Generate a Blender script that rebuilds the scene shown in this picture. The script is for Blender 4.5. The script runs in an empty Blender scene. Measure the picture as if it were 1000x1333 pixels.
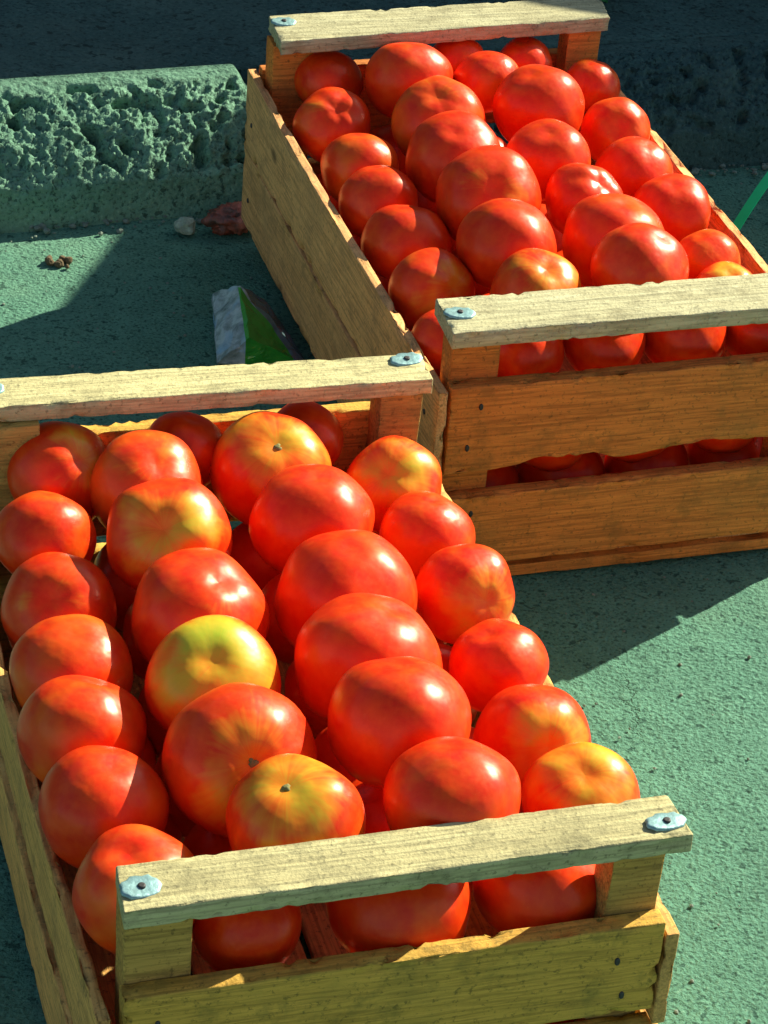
import bpy, bmesh, math, random
from mathutils import Vector, Matrix, noise, Euler
R = math.radians
scene = bpy.context.scene
col = scene.collection

# ---------------------------------------------------------------- camera
PITCH, ROLL, CAM_H = 0.570793, 0.0822385, 1.34337
cp, sp, cr, sr = math.cos(PITCH), math.sin(PITCH), math.cos(ROLL), math.sin(ROLL)
C_RIGHT = Vector((cr, sr * sp, sr * cp))
C_UP = Vector((-sr, cr * sp, cr * cp))
C_FWD = Vector((0, cp, -sp))
cam_data = bpy.data.cameras.new('camera')
cam_data.sensor_fit = 'VERTICAL'
cam_data.sensor_height = 24.0
cam_data.lens = 3609.38 / 1333.0 * 24.0
cam_data.clip_start = 0.05
cam_data.clip_end = 500
cam = bpy.data.objects.new('camera', cam_data)
col.objects.link(cam)
m = Matrix.Identity(4)
for i, vec in enumerate((C_RIGHT, C_UP, -C_FWD)):
    for j in range(3):
        m[j][i] = vec[j]
m[0][3], m[1][3], m[2][3] = 0.0, 0.0, CAM_H
cam.matrix_world = m
scene.camera = cam

# ---------------------------------------------------------------- sky, sun, exposure
SUN_EL = R(31.5)
SUN_AZ = math.atan2(0.70, 0.714)          # clockwise from +Y: the sun stands behind and to the right
world = bpy.data.worlds.new('World')
scene.world = world
world.use_nodes = True
wn = world.node_tree
wn.nodes.clear()
sky = wn.nodes.new('ShaderNodeTexSky')
sky.sky_type = 'NISHITA'
sky.sun_disc = False
sky.sun_elevation = SUN_EL
sky.sun_rotation = SUN_AZ
bg = wn.nodes.new('ShaderNodeBackground')
bg.inputs['Strength'].default_value = 0.072
wo = wn.nodes.new('ShaderNodeOutputWorld')
wn.links.new(sky.outputs[0], bg.inputs['Color'])
wn.links.new(bg.outputs[0], wo.inputs['Surface'])

sd = bpy.data.lights.new('sun', 'SUN')
sd.energy = 5.0
sd.angle = R(0.5)
sd.color = (1.0, 0.965, 0.79)
sun = bpy.data.objects.new('sun', sd)
col.objects.link(sun)
travel = Vector((-math.sin(SUN_AZ) * math.cos(SUN_EL), -math.cos(SUN_AZ) * math.cos(SUN_EL), -math.sin(SUN_EL)))
sun.rotation_euler = travel.to_track_quat('-Z', 'Y').to_euler()
sun.location = (3, 3, 4)

scene.view_settings.view_transform = 'Standard'
scene.view_settings.look = 'None'
scene.view_settings.exposure = 1.05
scene.view_settings.gamma = 1.0
scene.view_settings.use_curve_mapping = False
try:
    scene.cycles.max_bounces = 5
    scene.cycles.diffuse_bounces = 3
    scene.cycles.glossy_bounces = 2
    scene.cycles.transmission_bounces = 3
except Exception:
    pass

# ---------------------------------------------------------------- helpers
def tag(o, label=None, cat=None, group=None, kind=None):
    if label: o['label'] = label
    if cat: o['category'] = cat
    if group: o['group'] = group
    if kind: o['kind'] = kind
    return o

def link(name, me, mat=None, parent=None):
    o = bpy.data.objects.new(name, me)
    col.objects.link(o)
    if mat is not None and me is not None:
        if not me.materials:
            me.materials.append(mat)
    if parent is not None:
        o.parent = parent
    return o

def empty(name, loc, rz=0.0):
    o = bpy.data.objects.new(name, None)
    o.empty_display_size = 0.05
    col.objects.link(o)
    o.location = loc
    o.rotation_euler = (0, 0, rz)
    return o

def mesh_from(verts, faces, name='mesh', smooth=True):
    me = bpy.data.meshes.new(name)
    me.from_pydata([tuple(v) for v in verts], [], faces)
    me.update()
    if smooth:
        me.polygons.foreach_set('use_smooth', [True] * len(me.polygons))
    return me

def fbm(p, octv=4, lac=2.0, gain=0.5):
    a, s, f = 1.0, 0.0, 1.0
    for _ in range(octv):
        s += a * noise.noise(p * f)
        a *= gain
        f *= lac
    return s

def sstep(a, b, x):
    t = max(0.0, min(1.0, (x - a) / (b - a)))
    return t * t * (3 - 2 * t)

def axis_cuts(length, rad, step):
    n = max(1, int(round((length - 2 * rad) / step)))
    c = [0.0, rad * 0.45, rad]
    c += [rad + (length - 2 * rad) * i / n for i in range(1, n)]
    c += [length - rad, length - rad * 0.45, length]
    return c

def board_mesh(corners, rad=0.0015, step=0.012, rough=0.0007, seed=0, bow=None, chip=0.0):
    """Sawn board: eight corners (bottom 4, top 4, both counter-clockwise from the min u/min v corner),
    rounded arrises, slight waviness and chipped edges."""
    c = [Vector(q) for q in corners]
    lu = ((c[1] - c[0]).length + (c[2] - c[3]).length) / 2
    lv = ((c[3] - c[0]).length + (c[2] - c[1]).length) / 2
    lz = ((c[4] - c[0]).length + (c[6] - c[2]).length) / 2
    cu, cv, cz = axis_cuts(lu, rad, step), axis_cuts(lv, rad, step), axis_cuts(lz, rad, step)
    nu, nv, nz = len(cu), len(cv), len(cz)
    idx, verts, faces = {}, [], []
    off = Vector((seed * 3.17, seed * 1.31, seed * 0.77))
    def vid(i, j, k):
        key = (i, j, k)
        if key in idx:
            return idx[key]
        p = Vector((cu[i], cv[j], cz[k]))
        q = Vector((min(max(p.x, rad), lu - rad), min(max(p.y, rad), lv - rad), min(max(p.z, rad), lz - rad)))
        d = p - q
        onedge = sum(1 for (t, L) in ((p.x, lu), (p.y, lv), (p.z, lz)) if t < rad * 1.01 or t > L - rad * 1.01)
        if d.length > 1e-9:
            n = d.normalized()
            p = q + n * rad
        else:
            n = Vector((0, 0, 0))
        w = noise.noise_vector(p * 55 + off) * rough + noise.noise_vector(p * 9 + off) * rough * 1.4
        p = p + w
        if chip > 0 and onedge >= 2:
            a = max(0.0, fbm(p * 120 + off * 2, 4, 2.2, 0.7) - 0.2)
            p = p - n * min(chip * 1.6, a * chip * 3.0)
        s, t, r = p.x / lu, p.y / lv, p.z / lz
        bot = c[0].lerp(c[1], s).lerp(c[3].lerp(c[2], s), t)
        top = c[4].lerp(c[5], s).lerp(c[7].lerp(c[6], s), t)
        P = bot.lerp(top, r)
        if bow is not None:
            P = P + bow(s, t, r)
        idx[key] = len(verts)
        verts.append(P)
        return idx[key]
    for i in range(nu - 1):
        for j in range(nv - 1):
            faces.append((vid(i, j, 0), vid(i, j + 1, 0), vid(i + 1, j + 1, 0), vid(i + 1, j, 0)))
            faces.append((vid(i, j, nz - 1), vid(i + 1, j, nz - 1), vid(i + 1, j + 1, nz - 1), vid(i, j + 1, nz - 1)))
        for k in range(nz - 1):
            faces.append((vid(i, 0, k), vid(i + 1, 0, k), vid(i + 1, 0, k + 1), vid(i, 0, k + 1)))
            faces.append((vid(i, nv - 1, k), vid(i, nv - 1, k + 1), vid(i + 1, nv - 1, k + 1), vid(i + 1, nv - 1, k)))
    for j in range(nv - 1):
        for k in range(nz - 1):
            faces.append((vid(0, j, k), vid(0, j, k + 1), vid(0, j + 1, k + 1), vid(0, j + 1, k)))
            faces.append((vid(nu - 1, j, k), vid(nu - 1, j + 1, k), vid(nu - 1, j + 1, k + 1), vid(nu - 1, j, k + 1)))
    return mesh_from(verts, faces, 'board')

def box8(u0, u1, v0, v1, z0, z1):
    return [(u0, v0, z0), (u1, v0, z0), (u1, v1, z0), (u0, v1, z0), (u0, v0, z1), (u1, v0, z1), (u1, v1, z1), (u0, v1, z1)]

# ---------------------------------------------------------------- materials
class NT:
    def __init__(self, name):
        self.m = bpy.data.materials.new(name)
        self.m.use_nodes = True
        self.t = self.m.node_tree
        self.t.nodes.clear()
        self.out = self.t.nodes.new('ShaderNodeOutputMaterial')
        self.b = self.t.nodes.new('ShaderNodeBsdfPrincipled')
        self.t.links.new(self.b.outputs[0], self.out.inputs['Surface'])
    def n(self, typ, **kw):
        nd = self.t.nodes.new(typ)
        for k, v in kw.items():
            if hasattr(nd, k):
                setattr(nd, k, v)
            else:
                nd.inputs[k].default_value = v
        return nd
    def l(self, a, b):
        self.t.links.new(a, b)
    def set(self, **kw):
        for k, v in kw.items():
            self.b.inputs[k.replace('_', ' ')].default_value = v
    def noise(self, vec, scale, detail=4, rough=0.55, dist=0.0):
        nd = self.n('ShaderNodeTexNoise')
        nd.inputs['Scale'].default_value = scale
        nd.inputs['Detail'].default_value = detail
        nd.inputs['Roughness'].default_value = rough
        nd.inputs['Distortion'].default_value = dist
        if vec is not None:
            self.l(vec, nd.inputs['Vector'])
        return nd.outputs[0]
    def ramp(self, fac, stops, interp='LINEAR'):
        nd = self.n('ShaderNodeValToRGB')
        nd.color_ramp.interpolation = interp
        els = nd.color_ramp.elements
        while len(els) > len(stops):
            els.remove(els[-1])
        while len(els) < len(stops):
            els.new(0.5)
        for e, (p, c) in zip(els, stops):
            e.position = p
            e.color = (c[0], c[1], c[2], 1) if hasattr(c, '__len__') else (c, c, c, 1)
        if fac is not None:
            self.l(fac, nd.inputs[0])
        return nd.outputs[0]
    def mix(self, fac, a, b, typ='MIX'):
        nd = self.n('ShaderNodeMix', data_type='RGBA', blend_type=typ)
        for s, v in ((nd.inputs[0], fac), (nd.inputs[6], a), (nd.inputs[7], b)):
            if hasattr(v, 'node'):
                self.l(v, s)
            elif hasattr(v, '__len__'):
                s.default_value = (v[0], v[1], v[2], 1)
            else:
                s.default_value = v
        return nd.outputs[2]
    def math(self, op, a, b=None, c=None, clamp=False):
        nd = self.n('ShaderNodeMath', operation=op)
        nd.use_clamp = clamp
        for s, v in zip(nd.inputs, (a, b, c)):
            if v is None:
                continue
            if hasattr(v, 'node'):
                self.l(v, s)
            else:
                s.default_value = v
        return nd.outputs[0]
    def mapping(self, vec, scale=(1, 1, 1), loc=(0, 0, 0), rot=(0, 0, 0)):
        nd = self.n('ShaderNodeMapping')
        nd.inputs['Scale'].default_value = scale
        nd.inputs['Location'].default_value = loc
        nd.inputs['Rotation'].default_value = rot
        self.l(vec, nd.inputs['Vector'])
        return nd.outputs[0]
    def objcoord(self):
        return self.n('ShaderNodeTexCoord').outputs['Object']
    def bump(self, height, strength=0.5, dist=0.002, prev=None):
        nd = self.n('ShaderNodeBump')
        nd.inputs['Strength'].default_value = strength
        nd.inputs['Distance'].default_value = dist
        self.l(height, nd.inputs['Height'])
        if prev is not None:
            self.l(prev, nd.inputs['Normal'])
        return nd.outputs[0]

def wood(name, axis, light, dark, stain, stain_amt=0.5, saw=True, seed=0.0):
    """Rough sawn softwood; grain runs along the u (0) or v (1) axis of the crate."""
    w = NT(name)
    oc = w.objcoord()
    rnd = w.n('ShaderNodeObjectInfo').outputs['Random']
    shift = w.n('ShaderNodeCombineXYZ')
    w.l(w.math('MULTIPLY', rnd, 7.3), shift.inputs[0])
    w.l(w.math('MULTIPLY', rnd, 3.1), shift.inputs[2])
    add = w.n('ShaderNodeVectorMath', operation='ADD')
    w.l(oc, add.inputs[0]); w.l(shift.outputs[0], add.inputs[1])
    base = add.outputs[0]
    sc = (0.045, 1, 1) if axis == 0 else (1, 0.045, 1)
    gv = w.mapping(base, scale=sc, loc=(seed, seed * 2, 0))
    g1 = w.noise(gv, 150, 6, 0.66, 1.0)
    g2 = w.noise(gv, 430, 3, 0.6)
    patch = w.noise(base, 14, 4, 0.6)
    speck = w.noise(base, 240, 3, 0.7)
    c = w.mix(w.ramp(g1, [(0.33, 0), (0.68, 1)]), dark, light)
    c = w.mix(w.math('MULTIPLY', w.ramp(g2, [(0.38, 1), (0.55, 0)]), 0.6), c, tuple(x * 0.5 for x in dark))
    c = w.mix(w.math('MULTIPLY', w.ramp(patch, [(0.50, 0), (0.72, 1)]), stain_amt), c, stain)
    c = w.mix(w.math('MULTIPLY', w.ramp(speck, [(0.57, 0), (0.68, 1)]), 0.6), c, tuple(x * 0.35 for x in stain))
    kv = w.n('ShaderNodeTexVoronoi')
    kv.inputs['Scale'].default_value = 11
    w.l(w.mapping(base, scale=(0.6, 1, 1) if axis == 0 else (1, 0.6, 1)), kv.inputs['Vector'])
    kn = w.math('ADD', kv.outputs['Distance'], w.math('MULTIPLY', w.math('SUBTRACT', g1, 0.5), 0.10))
    c = w.mix(w.math('MULTIPLY', w.ramp(kn, [(0.03, 1), (0.10, 0)]), 0.8), c, tuple(x * 0.25 for x in stain))
    blot = w.noise(w.mapping(base, loc=(3.3, 1.1, 2.2)), 36, 5, 0.7)
    c = w.mix(w.math('MULTIPLY', w.ramp(blot, [(0.52, 0), (0.66, 1)]), 0.55 * stain_amt + 0.2), c, tuple(x * 0.62 for x in stain))
    tone = w.math('ADD', w.math('MULTIPLY', rnd, 0.30), 0.88)
    hv = w.n('ShaderNodeHueSaturation')
    w.l(c, hv.inputs['Color']); w.l(tone, hv.inputs['Value'])
    w.l(hv.outputs[0], w.b.inputs['Base Color'])
    w.set(Roughness=0.82, Specular_IOR_Level=0.25)
    b = w.bump(g1, 0.55, 0.0018)
    b = w.bump(speck, 0.6, 0.0014, b)
    if saw:
        wv = w.n('ShaderNodeTexWave', wave_type='BANDS', bands_direction='X')
        rot = w.mapping(base, rot=(0, 0, R(35 if axis == 0 else 125)))
        w.l(rot, wv.inputs['Vector'])
        wv.inputs['Scale'].default_value = 95
        wv.inputs['Distortion'].default_value = 9.0
        wv.inputs['Detail'].default_value = 2
        b = w.bump(wv.outputs[0], 0.09, 0.0008, b)
    w.l(b, w.b.inputs['Normal'])
    return w.m

M = {}
M['rail'] = wood('bleached_sawn_wood', 0, (0.58, 0.52, 0.25), (0.45, 0.39, 0.18), (0.28, 0.25, 0.115), 0.5)
M['rail2'] = wood('bleached_sawn_wood_pale', 0, (0.62, 0.58, 0.33), (0.49, 0.44, 0.23), (0.34, 0.29, 0.14), 0.4, seed=3.0)
M['slat_green'] = wood('weathered_slat_wood', 0, (0.78, 0.43, 0.068), (0.60, 0.34, 0.05), (0.27, 0.22, 0.045), 0.5, saw=False, seed=1.0)
M['slat_orange'] = wood('orange_slat_wood', 0, (0.80, 0.27, 0.045), (0.60, 0.185, 0.03), (0.36, 0.17, 0.035), 0.45, saw=False, seed=2.0)
M['side_wood'] = wood('side_slat_wood', 1, (0.84, 0.43, 0.15), (0.68, 0.33, 0.11), (0.40, 0.22, 0.09), 0.45, saw=False, seed=5.0)
M['side_wood_a'] = wood('side_slat_wood_tan', 1, (0.85, 0.46, 0.12), (0.70, 0.36, 0.09), (0.36, 0.21, 0.07), 0.45, saw=False, seed=6.0)
M['post_wood'] = wood('post_wood', 0, (0.58, 0.34, 0.075), (0.42, 0.24, 0.05), (0.24, 0.15, 0.04), 0.4, saw=False, seed=8.0)

def plain(name, color, rough=0.6, metal=0.0, bump=0.0, scale=200):
    w = NT(name)
    oc = w.objcoord()
    nz = w.noise(oc, scale, 4, 0.6)
    c = w.mix(w.ramp(nz, [(0.35, 0), (0.7, 1)]), tuple(x * 0.62 for x in color), color)
    w.l(c, w.b.inputs['Base Color'])
    w.set(Roughness=rough, Metallic=metal)
    if bump:
        w.l(w.bump(nz, bump, 0.001), w.b.inputs['Normal'])
    return w.m

M['tin'] = plain('galvanised_tin', (0.30, 0.50, 0.48), 0.5, 0.45, 0.5, 240)
M['nail'] = plain('rusty_nail', (0.06, 0.055, 0.05), 0.6, 0.4, 0.2, 400)

def tomato_material():
    w = NT('tomato_skin')
    oc = w.objcoord()
    info = w.n('ShaderNodeObjectInfo')
    sep = w.n('ShaderNodeSeparateColor')
    w.l(info.outputs['Color'], sep.inputs[0])
    green, orange, red = sep.outputs[0], sep.outputs[1], sep.outputs[2]
    rnd = info.outputs['Random']
    shift = w.n('ShaderNodeCombineXYZ')
    for k, f in enumerate((9.1, 5.7, 7.7)):
        w.l(w.math('MULTIPLY', rnd, f), shift.inputs[k])
    add = w.n('ShaderNodeVectorMath', operation='ADD')
    w.l(oc, add.inputs[0]); w.l(shift.outputs[0], add.inputs[1])
    p = add.outputs[0]
    big = w.noise(p, 1.3, 3, 0.5)
    mid = w.noise(p, 3.5, 4, 0.55)
    fine = w.noise(p, 45, 3, 0.6)
    sepp = w.n('ShaderNodeSeparateXYZ')
    w.l(oc, sepp.inputs[0])
    zz = sepp.outputs[2]
    c = w.mix(w.ramp(mid, [(0.3, 0), (0.75, 1)]), (0.72, 0.018, 0.002), (0.84, 0.066, 0.003))
    # orange blush
    ob = w.math('ADD', w.math('MULTIPLY', orange, 1.25), w.math('MULTIPLY', w.math('SUBTRACT', big, 0.62), 2.2), clamp=True)
    c = w.mix(ob, c, (0.80, 0.18, 0.010))
    # unripe shoulders round the stem end (local +z)
    # shoulder = zz*0.5+0.5 weighted, ragged by noise
    sh = w.math('ADD', w.math('MULTIPLY', zz, 0.75), w.math('MULTIPLY', w.math('SUBTRACT', big, 0.5), 1.1))
    sh = w.math('ADD', sh, w.math('MULTIPLY', w.math('SUBTRACT', green, 1.0), 0.95))
    rad = w.n('ShaderNodeCombineXYZ')
    at = w.math('ARCTAN2', sepp.outputs[1], sepp.outputs[0])
    w.l(w.math('MULTIPLY', w.math('SINE', at), 5.0), rad.inputs[0]); w.l(w.math('MULTIPLY', w.math('COSINE', at), 5.0), rad.inputs[1])
    w.l(w.math('ADD', w.math('MULTIPLY', zz, 1.1), w.math('MULTIPLY', rnd, 9.0)), rad.inputs[2])
    streak = w.noise(rad.outputs[0], 1.6, 4, 0.6)
    sh = w.math('ADD', sh, w.math('MULTIPLY', w.math('SUBTRACT', streak, 0.5), 0.28))
    my = w.math('MULTIPLY', w.math('SUBTRACT', sh, 0.08), 2.0, clamp=True)
    mg = w.math('MULTIPLY', w.math('SUBTRACT', sh, 0.33), 2.2, clamp=True)
    ok = w.math('GREATER_THAN', green, 0.02)
    my = w.math('MULTIPLY', my, ok)
    mg = w.math('MULTIPLY', mg, ok)
    c = w.mix(my, c, (0.82, 0.40, 0.022))
    c = w.mix(mg, c, (0.36, 0.46, 0.025))
    # faint meridian streaks, pale lenticel flecks and dusty smears
    c = w.mix(w.math('MULTIPLY', w.ramp(streak, [(0.52, 0), (0.74, 1)]), 0.10), c, (0.84, 0.15, 0.010))
    c = w.mix(w.math('MULTIPLY', w.ramp(w.noise(p, 70, 2, 0.5), [(0.63, 0), (0.72, 1)]), 0.10), c, (0.85, 0.35, 0.10))
    c = w.mix(w.math('MULTIPLY', w.ramp(w.noise(p, 5.5, 6, 0.7), [(0.60, 0), (0.75, 1)]), 0.09), c, (0.50, 0.26, 0.12))
    # corky freckles
    c = w.mix(w.math('MULTIPLY', w.ramp(fine, [(0.70, 0), (0.76, 1)]), 0.35), c, (0.35, 0.14, 0.03))
    w.l(c, w.b.inputs['Base Color'])
    w.set(Roughness=0.27, Specular_IOR_Level=0.38)
    w.b.inputs['Specular Tint'].default_value = (1.0, 0.86, 0.62, 1)
    rough = w.math('ADD', w.math('MULTIPLY', big, 0.10), w.math('MULTIPLY', w.noise(p, 14, 4, 0.65), 0.16))
    w.l(w.math('ADD', rough, 0.215), w.b.inputs['Roughness'])
    w.l(w.bump(big, 0.10, 0.02), w.b.inputs['Normal'])
    return w.m
M['tomato'] = tomato_material()
M['scar'] = plain('corky_stem_scar', (0.26, 0.24, 0.06), 0.8, 0, 0.4, 600)

def ground_material(name, a, b, pit, grain=330.0, crack=True, seed=0.0):
    w = NT(name)
    oc = w.mapping(w.objcoord(), loc=(seed, seed * 1.7, 0))
    big = w.noise(oc, 5, 4, 0.6)
    mid = w.noise(oc, 38, 5, 0.62)
    fine = w.noise(oc, grain, 4, 0.65)
    vor = w.n('ShaderNodeTexVoronoi')
    vor.inputs['Scale'].default_value = grain * 0.62
    w.l(oc, vor.inputs['Vector'])
    c = w.mix(w.ramp(big, [(0.3, 0), (0.7, 1)]), a, b)
    c = w.mix(w.math('MULTIPLY', w.ramp(mid, [(0.42, 1), (0.62, 0)]), 0.35), c, tuple(x * 0.62 for x in a))
    c = w.mix(w.math('MULTIPLY', w.ramp(fine, [(0.36, 1), (0.46, 0)]), 0.8), c, pit)
    c = w.mix(w.math('MULTIPLY', w.ramp(fine, [(0.56, 0), (0.70, 1)]), 0.5), c, (b[0] * 1.9, b[1] * 1.45, b[2] * 1.5))
    dust = w.noise(w.mapping(oc, loc=(1.7, 0.4, 0)), 3.2, 6, 0.62)
    c = w.mix(w.math('MULTIPLY', w.ramp(dust, [(0.52, 0), (0.70, 1)]), 0.45), c, (b[0] * 1.7, b[1] * 1.25, b[2] * 1.15))
    fleck = w.noise(oc, grain * 0.45, 2, 0.5)
    c = w.mix(w.math('MULTIPLY', w.ramp(fleck, [(0.62, 0), (0.67, 1)]), 0.75), c, pit)
    h = w.math('ADD', w.math('MULTIPLY', fine, 1.0), w.math('MULTIPLY', vor.outputs['Distance'], 0.5))
    bn = w.bump(mid, 0.35, 0.006)
    bn = w.bump(h, 0.95, 0.0026, bn)
    if crack:
        warp = w.n('ShaderNodeTexNoise')
        warp.inputs['Scale'].default_value = 9
        warp.inputs['Detail'].default_value = 6
        warp.inputs['Roughness'].default_value = 0.7
        w.l(oc, warp.inputs['Vector'])
        vm = w.n('ShaderNodeVectorMath', operation='SCALE')
        w.l(warp.outputs['Color'], vm.inputs[0]); vm.inputs['Scale'].default_value = 0.16
        va = w.n('ShaderNodeVectorMath', operation='ADD')
        w.l(oc, va.inputs[0]); w.l(vm.outputs[0], va.inputs[1])
        v2 = w.n('ShaderNodeTexVoronoi', feature='DISTANCE_TO_EDGE')
        v2.inputs['Scale'].default_value = 2.3
        w.l(va.outputs[0], v2.inputs['Vector'])
        ln = w.ramp(v2.outputs['Distance'], [(0.0, 1), (0.007, 0)])
        gate = w.ramp(w.noise(oc, 3.1, 2, 0.5), [(0.66, 0), (0.72, 1)])
        ck = w.math('MULTIPLY', ln, gate)
        c = w.mix(w.math('MULTIPLY', ck, 0.5), c, pit)
        bn = w.bump(w.math('SUBTRACT', 1.0, ck), 0.8, 0.004, bn)
    w.l(c, w.b.inputs['Base Color'])
    w.set(Roughness=0.9, Specular_IOR_Level=0.2)
    w.l(bn, w.b.inputs['Normal'])
    return w.m
M['ground'] = ground_material('worn_grey_green_asphalt', (0.088, 0.225, 0.145), (0.118, 0.285, 0.185), (0.018, 0.06, 0.04))
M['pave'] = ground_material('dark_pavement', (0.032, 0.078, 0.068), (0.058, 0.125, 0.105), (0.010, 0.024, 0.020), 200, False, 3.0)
M['kerb'] = ground_material('broken_concrete', (0.13, 0.27, 0.17), (0.18, 0.36, 0.23), (0.03, 0.07, 0.045), 260, False, 5.0)
M['pebble'] = plain('grit', (0.20, 0.26, 0.19), 0.9, 0, 0.5, 300)
M['dirt'] = plain('dried_dirt', (0.16, 0.11, 0.05), 0.95, 0, 0.6, 500)
M['wall'] = ground_material('shade_wall_render', (0.28, 0.27, 0.23), (0.33, 0.31, 0.27), (0.18, 0.17, 0.15), 150, False, 9.0)

# ---------------------------------------------------------------- setting
KX, KY = -0.42, 2.556                      # a point of the gutter line; the kerb runs along KA
KYAW = math.atan2(0.274, 0.733)
KA = Vector((math.cos(KYAW), math.sin(KYAW), 0))
KN = Vector((-math.sin(KYAW), math.cos(KYAW), 0))
def kp(s, k, z):
    return Vector((KX, KY, 0)) + KA * s + KN * k + Vector((0, 0, z))

# ground sheet: fine relief where it is seen close up, one flat sheet to the horizon
def ground_mesh():
    verts, faces = [], []
    xs = [-60, -20, -6, -2.5, -1.2] + [-0.9 + 0.03 * i for i in range(61)] + [1.2, 2.5, 6, 20, 60]
    ys = [-60, -20, -6, -2, -0.5, 0.3] + [0.8 + 0.03 * i for i in range(75)] + [3.6, 5, 9, 20, 60]
    for y in ys:
        for x in xs:
            z = 0.0
            if -0.9 < x < 0.9 and 0.8 < y < 3.0:
                z = 0.004 * fbm(Vector((x * 6, y * 6, 0)), 3) - 0.003
            verts.append((x, y, z))
    n = len(xs)
    for j in range(len(ys) - 1):
        for i in range(n - 1):
            faces.append((j * n + i, j * n + i + 1, (j + 1) * n + i + 1, (j + 1) * n + i))
    return mesh_from(verts, faces)
g = link('ground', ground_mesh(), M['ground'])
tag(g, 'worn grey-green asphalt street surface under the crates', 'ground', kind='structure')

KERB_TOP = 0.11
def pavement_mesh():
    verts, faces = [], []
    ss = [-40, -10, -3] + [-1 + 0.06 * i for i in range(50)] + [4, 10, 40]
    ks = [0.154, 0.162, 0.18, 0.22, 0.28, 0.35, 0.45, 0.6, 0.8, 1.2, 3, 10]
    for k in ks:
        for s in ss:
            z = KERB_TOP - 0.012 + 0.006 * fbm(Vector((s * 7, k * 7, 3)), 3)
            if k == ks[0]: z = -0.03
            verts.append(kp(s, k, z))
    n = len(ss)
    for j in range(len(ks) - 1):
        for i in range(n - 1):
            faces.append((j * n + i, j * n + i + 1, (j + 1) * n + i + 1, (j + 1) * n + i))
    return mesh_from(verts, faces)
pv = link('pavement', pavement_mesh(), M['pave'])
tag(pv, 'dark worn pavement behind the broken kerb', 'pavement', kind='structure')

# kerb: a bed of cement with single stones on it, their front edge broken away
kb = link('kerb', board_mesh([tuple(kp(s, k, z)) for z in (-0.05, 0.03) for (s, k) in ((-12, 0.060), (12, 0.060), (12, 0.132), (-12, 0.132))], rad=0.004, step=0.25, rough=0.002, seed=4), M['kerb'])
tag(kb, 'broken grey-green concrete kerb along the pavement edge', 'kerb', kind='structure')

def kerb_stone(s0, s1, seed, fine, drop=0.0, back=0.0, damage=1.0, end_round=0.02):
    """Closed kerb stone: profile swept along the kerb, front arris crumbled by fractal noise."""
    prof = []                                        # (k, z) from the foot up the face, over the top, down the back
    top = KERB_TOP - drop
    ds = 0.0021 if fine else 0.02
    def seg(a, b):
        L = math.hypot(b[0] - a[0], b[1] - a[1]); n = max(1, int(L / ds))
        for i in range(n):
            prof.append((a[0] + (b[0] - a[0]) * i / n, a[1] + (b[1] - a[1]) * i / n))
    PR = [(0.014, -0.02), (0.026, 0.040), (0.042, 0.060), (0.072, 0.083), (0.108, 0.100), (0.135, top), (0.150, top + 0.001)]
    PR = [(a + back, min(c_, top)) for a, c_ in PR]
    for a, c_ in zip(PR, PR[1:]):
        seg(a, c_)
    A3, A4 = PR[-1], (0.150 + back, -0.02)
    prof.append(A3); prof.append(A4)
    ns = max(2, int((s1 - s0) / ds))
    verts, faces = [], []
    P = len(prof)
    for i in range(ns + 1):
        s = s0 + (s1 - s0) * i / ns
        e = min(s - s0, s1 - s)
        rnd = 1.0 - sstep(0, end_round, e)           # rounded, crumbled ends
        for j, (k, z) in enumerate(prof):
            q = Vector((s, k, z))
            w = sstep(0.030, 0.056, z) * (1 - sstep(0.112 + back, 0.132 + back, k))
            w2 = sstep(-0.01, 0.05, z) * (1 - sstep(0.12 + back, 0.13 + back, k))
            o = Vector((seed, seed * 0.3, 0))
            d = 0.007 * fbm(q * 22 + o, 3)
            rid = abs(noise.noise(q * 80 + o)) + 0.8 * abs(noise.noise(q * 170 + o)) + 0.7 * abs(noise.noise(q * 340 + o))
            hole = max(0.0, noise.noise(q * 58 + o * 2) - 0.16)
            dd = (0.5 * d + 0.0065 * (rid - 0.5) - 0.042 * hole) * w * damage + 0.004 * fbm(q * 40 + o, 3) * w2
            nk, nz_ = -0.55, 0.83
            kk = k + nk * dd
            zz = z + nz_ * dd
            step = 0.012                               # crumbled ledges: flat bits catch the sun, risers stay dark
            tt = (z + 0.020 * fbm(q * 38 + o * 3, 4, 2.1, 0.6)) / step
            fr = tt - math.floor(tt)
            zz += step * (math.floor(tt) + sstep(0.60, 0.98, fr) - tt + 0.25) * w * damage * 0.45
            if z > 0:
                zz -= 0.022 * rnd * rnd * min(1, z / top)
                kk += 0.030 * rnd * rnd * (1 - sstep(0.09 + back, 0.13 + back, k))
            verts.append(kp(s, kk, zz))
    for i in range(ns):
        for j in range(P - 1):
            a = i * P + j
            faces.append((a, a + P, a + P + 1, a + 1))
    faces.append(tuple(range(P)))
    faces.append(tuple(reversed(range(ns * P, ns * P + P))))
    return mesh_from(verts, faces, smooth=True)
for (s0, s1, seed, fine, drop, back, dmg) in (
        (-2.44, -1.66, 1.0, False, 0, 0.0, 0.7), (-1.64, -0.62, 2.0, False, 0, 0.0, 0.8), (-0.605, 0.300, 7.3, True, 0.0, 0.0, 1.0),
        (0.315, 0.98, 4.4, True, 0.012, 0.012, 0.8), (1.0, 1.95, 5.0, False, 0.02, 0.0, 0.8), (1.97, 2.9, 6.0, False, 0, 0.0, 0.7)):
    ks_ = link('kerb_stone', kerb_stone(s0, s1, seed, fine, drop, back, dmg), M['pave'] if s0 > 0.27 else M['kerb'], kb)  # right-hand stones borrow the darker pavement colour to deepen their shade
    if s0 > 0.27: ks_['label'] = 'kerb stone with its shade put in as a darker colour'

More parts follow.
